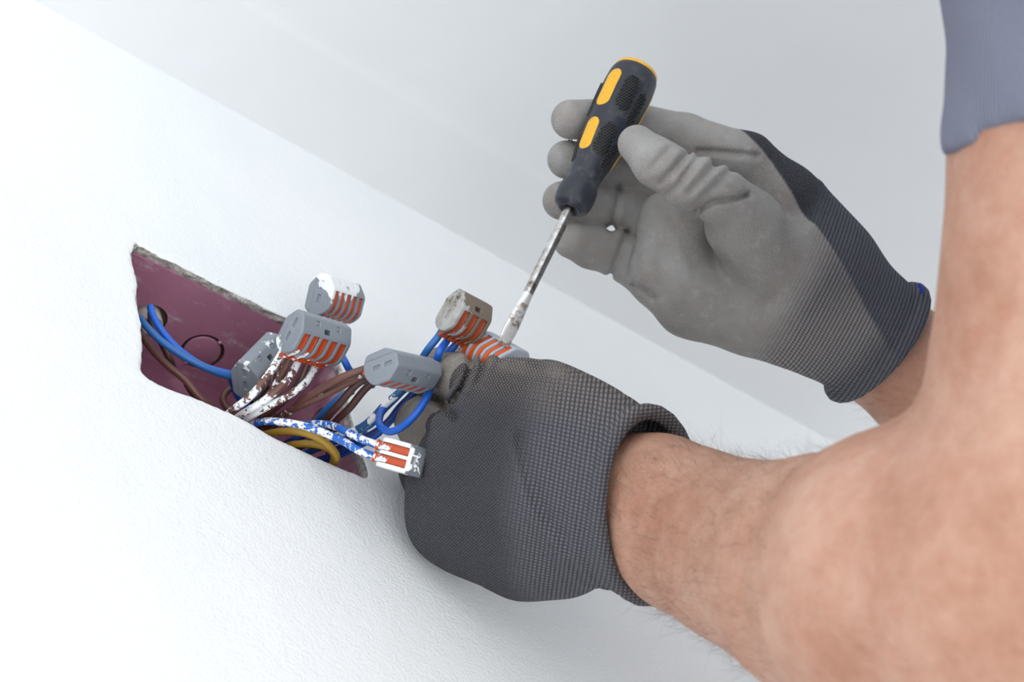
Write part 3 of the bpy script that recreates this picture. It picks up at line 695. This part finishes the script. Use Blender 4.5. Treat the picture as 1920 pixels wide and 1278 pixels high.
def ss(x, a, b): t = np.clip((x - a) / (b - a), 0, 1); return t * t * (3 - 2 * t)
def ell_ring(X, c, u, v, A, B, r, n=26, w=0):
    pts = [c + u * A * math.cos(t) + v * B * math.sin(t) for t in np.linspace(0, 2 * math.pi, n + 1)]
    d = None
    for a, b in zip(pts[:-1], pts[1:]):
        s = seg(X, a, b, r, r); d = s if d is None else np.minimum(d, s)
    return d
def cuff_frame(c0, c1):
    d = c1 - c0; L = np.linalg.norm(d); d /= L; u = np.array([0, 1., 0]); u -= d * (u @ d); u /= np.linalg.norm(u); return d, u, np.cross(d, u), L
def crease(X, pts, w, A):
    d = None
    for a, b in zip(pts[:-1], pts[1:]):
        s = seg(X, a, b, 0, 0); d = s if d is None else np.minimum(d, s)
    return A * np.exp(-(d / w) ** 2)

def fold(X, pts, w, A, zmax):
    x = X[:, 0] / -X[:, 2] * F + 960; y = 639 - X[:, 1] / -X[:, 2] * F; d = np.full(len(X), 1e3); p = np.array(pts, float)
    for a, b in zip(p[:-1], p[1:]):
        ab = b - a; t = np.clip(((x - a[0]) * ab[0] + (y - a[1]) * ab[1]) / (ab @ ab), 0, 1)
        d = np.minimum(d, np.hypot(x - a[0] - t * ab[0], y - a[1] - t * ab[1]))
    d = d * .73 / F
    return A * np.exp(-(d / w) ** 2) * (1 - ss(-X[:, 2], zmax, zmax + .008))

def build_glove(name, field, rimc, pal, frame_, lo, hi, h, m, label, maskfn, cutfn):
    V, Q = surf(field, lo, hi, h, project=2)
    nn = vnormals(V, Q); s, t = frame_(V)
    rgb = maskfn(V, nn, s, t)
    cut = cutfn(V); side = cut[Q].mean(1) > 0
    res = None
    for part, sel in (('glove', ~side), ('cuff', side)):
        q = Q[sel]; used = np.unique(q); re = -np.ones(len(V), int); re[used] = np.arange(len(used))
        o = mesh(part, W(V[used]), re[q], m); set_uv(o, s[used], t[used]); set_mask(o, rgb[used])
        keep(o, person) if res is None else None
        if res is None: o['label'] = label; res = o
        else: o.parent = res; o.matrix_parent_inverse = res.matrix_world.inverted() @ Matrix.Identity(4)
    bpy.context.view_layer.update()
    return res

# left glove (holds the striped connector), back of the hand towards the camera
Lc0 = P(1035, 888, .688); Lc1 = P(1216, 945, .662)
ld, lu, lv, lL = cuff_frame(Lc0, Lc1)
rn = np.array([.80, .02, .60]); rn /= np.linalg.norm(rn); ru_ = np.array([0, 1., 0]); ru_ -= rn * (ru_ @ rn); ru_ /= np.linalg.norm(ru_); rv_ = np.cross(rn, ru_)
L_meta = [lst_((1110, 815, .684, 60), (1010, 765, .680, 60), (928, 742, .680, 54)), lst_((1110, 870, .678, 64), (882, 822, .684, 57)),
          lst_((1110, 935, .678, 64), (1000, 925, .678, 62), (842, 898, .704, 55)), lst_((1110, 1000, .684, 62), (1000, 1020, .692, 62), (838, 975, .706, 54)),
          lst_((1060, 1035, .70, 62), (980, 1040, .706, 58), (890, 1005, .712, 54)), lst_((1090, 900, .70, 90), (900, 880, .705, 76))]
L_fing = [lst_((928, 742, .684, 50), (870, 712, .715, 48), (828, 700, .738, 47), (845, 690, .762, 42)),
          lst_((878, 822, .692, 52), (830, 797, .722, 52), (790, 786, .742, 49), (812, 770, .764, 42)),
          lst_((842, 898, .710, 52), (802, 880, .736, 52), (796, 872, .750, 47)),
          lst_((838, 975, .710, 52), (824, 955, .734, 50), (832, 940, .748, 42)),
          lst_((1090, 800, .69, 62), (1005, 750, .705, 54), (950, 730, .724, 46), (905, 722, .742, 38), (878, 712, .760, 34))]
Lcr = [([(882, 655), (884, 690), (868, 725), (850, 752)], .0019, .0034, .73), ([(908, 655), (905, 690), (893, 715)], .0016, .0026, .73), ([(945, 660), (930, 690)], .0018, .0014, .73),
       ([(800, 738), (825, 752), (852, 782)], .0020, .0040, .74), ([(895, 660), (893, 700), (876, 738)], .0014, -.0012, .73),
       ([(778, 770), (810, 768), (838, 780)], .0012, .0010, .75), ([(750, 800), (790, 812), (830, 800)], .0018, .0008, .75),
       ([(955, 820), (968, 880), (990, 950), (1020, 1000), (1060, 1045)], .0030, -.0020, .70), ([(978, 820), (990, 875), (1012, 945), (1045, 995)], .0030, .0010, .70),
       ([(1010, 690), (1060, 735), (1110, 760)], .004, .0012, .72)]
def left_field(X):
    pal = None
    for m_ in L_meta:
        s = chain(X, m_, .004); pal = s if pal is None else smin(pal, s, .012)
    fg = None
    for i, f_ in enumerate(L_fing):
        s = smin(chain(X, f_, .003), pal, .006); fg = s if fg is None else smin(fg, s, .0014 if i < 2 else .010)
    q = X - Lc0; a = q @ ld / lL; A = .0415 + (.0362 - .0415) * ss(a, 0, .75); B = .0250 + (.0345 - .0250) * ss(a, -.2, .9)
    wrk = -.0009 * (np.sin(a * 30 + (q @ lu) * 110) * .5 + .5) * ss(a, .25, .6) * (.6 + .8 * ss(-(q @ lu), -.01, .03))
    u_, v_ = q @ lu, q @ lv
    el = (np.sqrt((u_ / A) ** 2 + (v_ / B) ** 2 + 1e-9) - 1) * np.minimum(A, B) + wrk
    rp_ = (X - Lc1) @ rn
    cf = np.maximum(el, np.maximum((-.25 - a) * lL, rp_))
    d = smin(fg, cf, .010)
    cav = np.maximum((np.sqrt((u_ / (A - .0028)) ** 2 + (v_ / (B - .0028)) ** 2 + 1e-9) - 1) * np.minimum(A, B), (.6 - a) * lL)
    d = smax(d, rp_, .001); d = np.maximum(d, -cav)
    d = smin(d, ell_ring(X, Lc1, ru_, rv_, .0368, .0352, .0030), .003)
    for pts, w_, A_, z_ in Lcr: d = d + fold(X, pts, w_, A_, z_)
    return d
hand_ax = Lc0 - P(850, 860, .69); hand_ax /= np.linalg.norm(hand_ax); hw = lu - hand_ax * (lu @ hand_ax); hw /= np.linalg.norm(hw)
def Lframe(V): q = V - Lc0; return q @ hand_ax * 1000 + 200, q @ hw * 1000 + 200
def Lmask(V, nn, s, t):
    q = V - Lc0; a = q @ ld / lL; x = -(q @ hand_ax) * 1000; y = q @ hw * 1000
    fd = np.minimum(chain(V, L_fing[0][1:], .003), chain(V, L_fing[1][1:], .003)); th = chain(V, L_fing[4], .003)
    hn = np.cross(hw, hand_ax); hn = hn if hn[2] > 0 else -hn
    coat = np.clip(ss(-fd * 1000, -6, -2.5) * ss(x, 29, 35) * 1.0 + ss(-(nn @ hn), .5, .8), 0, 1)
    top_ = ss(y, 32, 44) * ss(x, -15, 5) * .42
    coat = np.clip(np.maximum(coat, top_), 0, 1)
    cuff = ss(a, -.15, .35)
    dirt = np.clip(ss(y, 22, 42) * .9 + ss(x, 38, 60) * .6 * ss(y, 0, 30), 0, 1) * (1 - cuff * .4)
    return np.stack([coat, cuff, dirt], 1)
def Lcut(V): q = V - Lc0; return q @ ld / lL + .28 * (q @ lu) / .04 * 0 - .05
MGL = M_glove('grey_knit_glove_fabric', (.33, .295, .26), (.125, .125, .143), 1.2, .85, (.34, .275, .22), .0009)
pts_ = np.array([p for ch in L_meta + L_fing for p, r in ch] + [Lc1 + lu * .042, Lc1 - lu * .042, Lc1 + lv * .04, Lc1 - lv * .04])
build_glove('glove', left_field, Lc1, None, Lframe, pts_.min(0) - .024, pts_.max(0) + .024, .00105, MGL, 'dark knit glove with its back to the viewer, bunched at the wrist', Lmask, Lcut)

# right glove (palm towards the camera, screwdriver lying across the fingers)
Rc0 = P(1500, 525, .784); Rc1 = P(1643, 641, .795)
rd_, ru, rv, rL = cuff_frame(Rc0, Rc1)
R_meta = [lst_((1560, 480, .79, 62), (1470, 372, .785, 62), (1402, 300, .785, 46)), lst_((1540, 520, .79, 70), (1330, 400, .795, 50)),
          lst_((1530, 560, .79, 72), (1262, 478, .795, 50)), lst_((1520, 610, .79, 74), (1400, 590, .785, 66), (1288, 568, .780, 56), (1238, 530, .785, 46)),
          lst_((1540, 520, .775, 76), (1430, 480, .762, 74), (1385, 425, .752, 66)),
          lst_((1480, 585, .775, 70), (1330, 570, .770, 60)), lst_((1245, 410, .777, 46), (1232, 500, .777, 46)), lst_((1290, 420, .780, 50), (1290, 520, .780, 50))]
R_fing = [lst_((1402, 298, .783, 47), (1285, 256, .792, 42), (1155, 224, .784, 39), (1070, 224, .768, 37)),
          lst_((1330, 400, .795, 46), (1215, 345, .808, 44), (1125, 310, .796, 40), (1062, 299, .776, 36)),
          lst_((1262, 470, .795, 45), (1185, 394, .802, 43), (1110, 384, .792, 39), (1053, 376, .776, 36)),
          lst_((1238, 530, .788, 47), (1168, 478, .796, 46), (1108, 462, .788, 40), (1072, 450, .780, 35)),
          lst_((1405, 420, .752, 66), (1345, 368, .738, 55), (1290, 338, .728, 51), (1232, 305, .724, 45), (1194, 270, .728, 36))]
def CR(*a): return [P(x, y, z) for x, y, z in a]
Rcr = [([(1253, 280), (1222, 314)], .0016, .0012, .76), ([(1291, 290), (1262, 318), (1240, 340)], .0018, .0019, .76), ([(1313, 284), (1275, 343), (1252, 363)], .0018, .0018, .76),
       ([(1344, 306), (1293, 360)], .0020, .0017, .76), ([(1370, 320), (1317, 371)], .0022, .0014, .76), ([(1274, 284), (1250, 318)], .0014, -.0009, .76), ([(1302, 290), (1262, 345)], .0014, -.0008, .76),
       ([(1330, 296), (1286, 350)], .0014, -.0009, .76), ([(1358, 314), (1304, 367)], .0016, -.0008, .76), ([(1400, 366), (1378, 373), (1338, 377), (1308, 394)], .0016, .0034, .765),
       ([(1310, 398), (1328, 450), (1350, 500), (1390, 545)], .0062, .0015, .775), ([(1176, 436), (1162, 475), (1146, 514)], .0016, .0022, .80), ([(1163, 352), (1156, 390), (1146, 428)], .0016, .0022, .81),
       ([(1237, 470), (1243, 530), (1262, 590)], .0030, .0012, .78), ([(1262, 440), (1285, 500), (1290, 560)], .0030, -.0009, .78), ([(1330, 560), (1380, 580), (1440, 570)], .0035, .0010, .78),
       ([(1200, 440), (1196, 500)], .0025, .0010, .78), ([(1188, 535), (1212, 548), (1225, 560)], .0016, .0018, .80), ([(1310, 283), (1360, 286), (1420, 292)], .0014, .0022, .79)]
def right_field(X):
    pal = None
    for m_ in R_meta:
        s = chain(X, m_, .004); pal = s if pal is None else smin(pal, s, .011)
    fg = None
    for i, f_ in enumerate(R_fing):
        s = smin(chain(X, f_, .003), pal, .006); fg = s if fg is None else smin(fg, s, .0015)
    q = X - Rc0; a = q @ rd_ / rL; A = .0352 + (.0312 - .0352) * ss(a, 0, .9); B = .0235 + (.0295 - .0235) * ss(a, -.2, .9)
    u_, v_ = q @ ru, q @ rv
    el = (np.sqrt((u_ / A) ** 2 + (v_ / B) ** 2 + 1e-9) - 1) * np.minimum(A, B)
    cf = np.maximum(el, np.maximum(-.3 - a, a - 1.0) * rL)
    d = smin(fg, cf, .012)
    cav = np.maximum((np.sqrt((u_ / (A - .002)) ** 2 + (v_ / (B - .002)) ** 2 + 1e-9) - 1) * np.minimum(A, B), (.5 - a) * rL)
    d = np.maximum(smax(d, (a - 1.0) * rL, .001), -cav)
    d = smin(d, ell_ring(X, Rc1, ru, rv, .0322, .0306, .0027), .004)
    for pts, w_, A_, z_ in Rcr: d = d + fold(X, pts, w_, A_, z_)
    return d
rh_ax = Rc0 - P(1250, 400, .785); rh_ax /= np.linalg.norm(rh_ax); rh_w = ru - rh_ax * (ru @ rh_ax); rh_w /= np.linalg.norm(rh_w); rh_n = np.cross(rh_w, rh_ax); rh_n = rh_n if rh_n[2] > 0 else -rh_n
def Rframe(V): q = V - Rc0; return q @ rh_ax * 1000 + 200, q @ rh_w * 1000 + 200
def Rmask(V, nn, s, t):
    q = V - Rc0; a = q @ rd_ / rL; x = -(q @ rh_ax) * 1000; y = q @ rh_w * 1000
    facing = ss(nn @ rh_n, -.65, -.25)
    tips = ss(x, 52, 62)
    bp = np.array([P(1380, 240, .785), P(1405, 270, .78), P(1440, 312, .78), P(1505, 420, .775), (P(1565, 520, .775)), P(1612, 606, .78), P(1700, 760, .79)]) - Rc0
    bx = -(bp @ rh_ax) * 1000; by = bp @ rh_w * 1000; o_ = np.argsort(bx)
    band = ss(y - np.interp(x, bx[o_], by[o_]), -1.0, 1.2) * (x < bx.max() - .5)
    tips = tips * (1 - band); facing = facing * (1 - band)
    coat = np.clip(np.maximum(facing * ss(x, -14, 14), tips), 0, 1)
    cuff = ss(-x, -16, 2)
    dirt = facing * (.8 + .2 * np.sin(x * .13 + y * .1)) * (1 - ss(a, .62, .95) * .85) * (1 - ss(x, 45, 62))
    thumb_ = chain(V, R_fing[4][1:], .003) * 1000; dirt = dirt * ss(thumb_, -4, 6)
    return np.stack([coat, cuff, np.clip(dirt, 0, 1)], 1)
def Rcut(V): return (V - Rc0) @ rd_ / rL - .02
MGR = M_glove('grey_coated_glove_fabric', (.37, .36, .35), (.095, .098, .12), 1.2, .9, (.36, .33, .305), .0007, 1.15, .5, (.12, .85))
pts_ = np.array([p for ch in R_meta + R_fing for p, r in ch] + [Rc1 + ru * .036, Rc1 - ru * .036, Rc1 + rv * .036, Rc1 - rv * .036])
rg_ = build_glove('glove', right_field, Rc1, None, Rframe, pts_.min(0) - .022, pts_.max(0) + .022, .00105, MGR, 'dirty grey coated glove, palm to the viewer, gripping the screwdriver', Rmask, Rcut)
# blue binding thread at the right cuff
V, Fc = tube(catmull([W(p) for p in CR((1722, 533, .775), (1729, 541, .776), (1728, 550, .777))], 8), .0009, 8)
bt = mesh('binding_thread', V, Fc, mat('blue_thread', (.02, .04, .35), .7)); bt.parent = rg_; bt.matrix_parent_inverse = rg_.matrix_world.inverted()

# arm hair: fine curved hairs rooted on the forearms
nn = vnormals(BV, BQ); cc = BV[BQ].mean(1); fn_ = nn[BQ].mean(1)
Vc_ = (cc - CAM) @ R                                     # back to camera-space metres for selecting the forearms
la = np.array([p for p, r in LA]); ra = np.array([p for p, r in RA])
def near(Vx, line, lo_, hi_):
    tmin = np.full(len(Vx), 9.); par = np.zeros(len(Vx)); dirs = np.zeros_like(Vx)
    for i in range(lo_, hi_):
        a, b = line[i], line[i + 1]; ab = b - a; t = np.clip(((Vx - a) @ ab) / (ab @ ab), 0, 1); d = np.linalg.norm(Vx - a - t[:, None] * ab, axis=1)
        m_ = d < tmin; tmin[m_] = d[m_]; par[m_] = i + t[m_]; dirs[m_] = -ab / np.linalg.norm(ab)
    return tmin, par, dirs
HV = []; HF = []
for line, lo_, hi_, cnt, p0, p1 in ((la, 2, 6, 2600, 2.15, 5.6), (ra, 1, 4, 700, 1.2, 3.6)):
    d, par, dirs = near(Vc_, line, lo_, hi_); ok = np.where((d < .06) & (par > p0) & (par < p1))[0]
    w_ = 1.3 - (par[ok] - p0) / (p1 - p0); pick = rng.choice(ok, cnt, p=w_ / w_.sum())
    for i in pick:
        wts = rng.dirichlet([1, 1, 1, 1]); root = (BV[BQ[i]] * wts[:, None]).sum(0); n_ = fn_[i]; dr = R @ dirs[i]
        tan = dr - n_ * (dr @ n_) + rng.normal(0, .45, 3); tan /= np.linalg.norm(tan)
        L = rng.uniform(.006, .013); lift = rng.uniform(.25, .75); side_ = np.cross(n_, tan); side_ /= np.linalg.norm(side_) + 1e-9; bend = rng.normal(0, .35)
        pts = [root + (tan * t + n_ * lift * (t - .45 * t * t) + side_ * bend * t * t) * L for t in (0, .33, .66, 1)]
        st = len(HV); w0 = .00004
        for k, p in enumerate(pts):
            w1 = w0 * (1 - .28 * k); HV += [p + side_ * w1, p - side_ * w1 * .5 + n_ * w1 * .8, p - side_ * w1 * .5 - n_ * w1 * .8]
        for k in range(3):
            for e in range(3): a, b = st + k * 3 + e, st + k * 3 + (e + 1) % 3; HF.append((a, b, b + 3, a + 3))
o = mesh('arm_hair', HV, HF, mat('brown_hair', (.16, .09, .05), .6)); keep(o, person); o['kind'] = 'stuff'
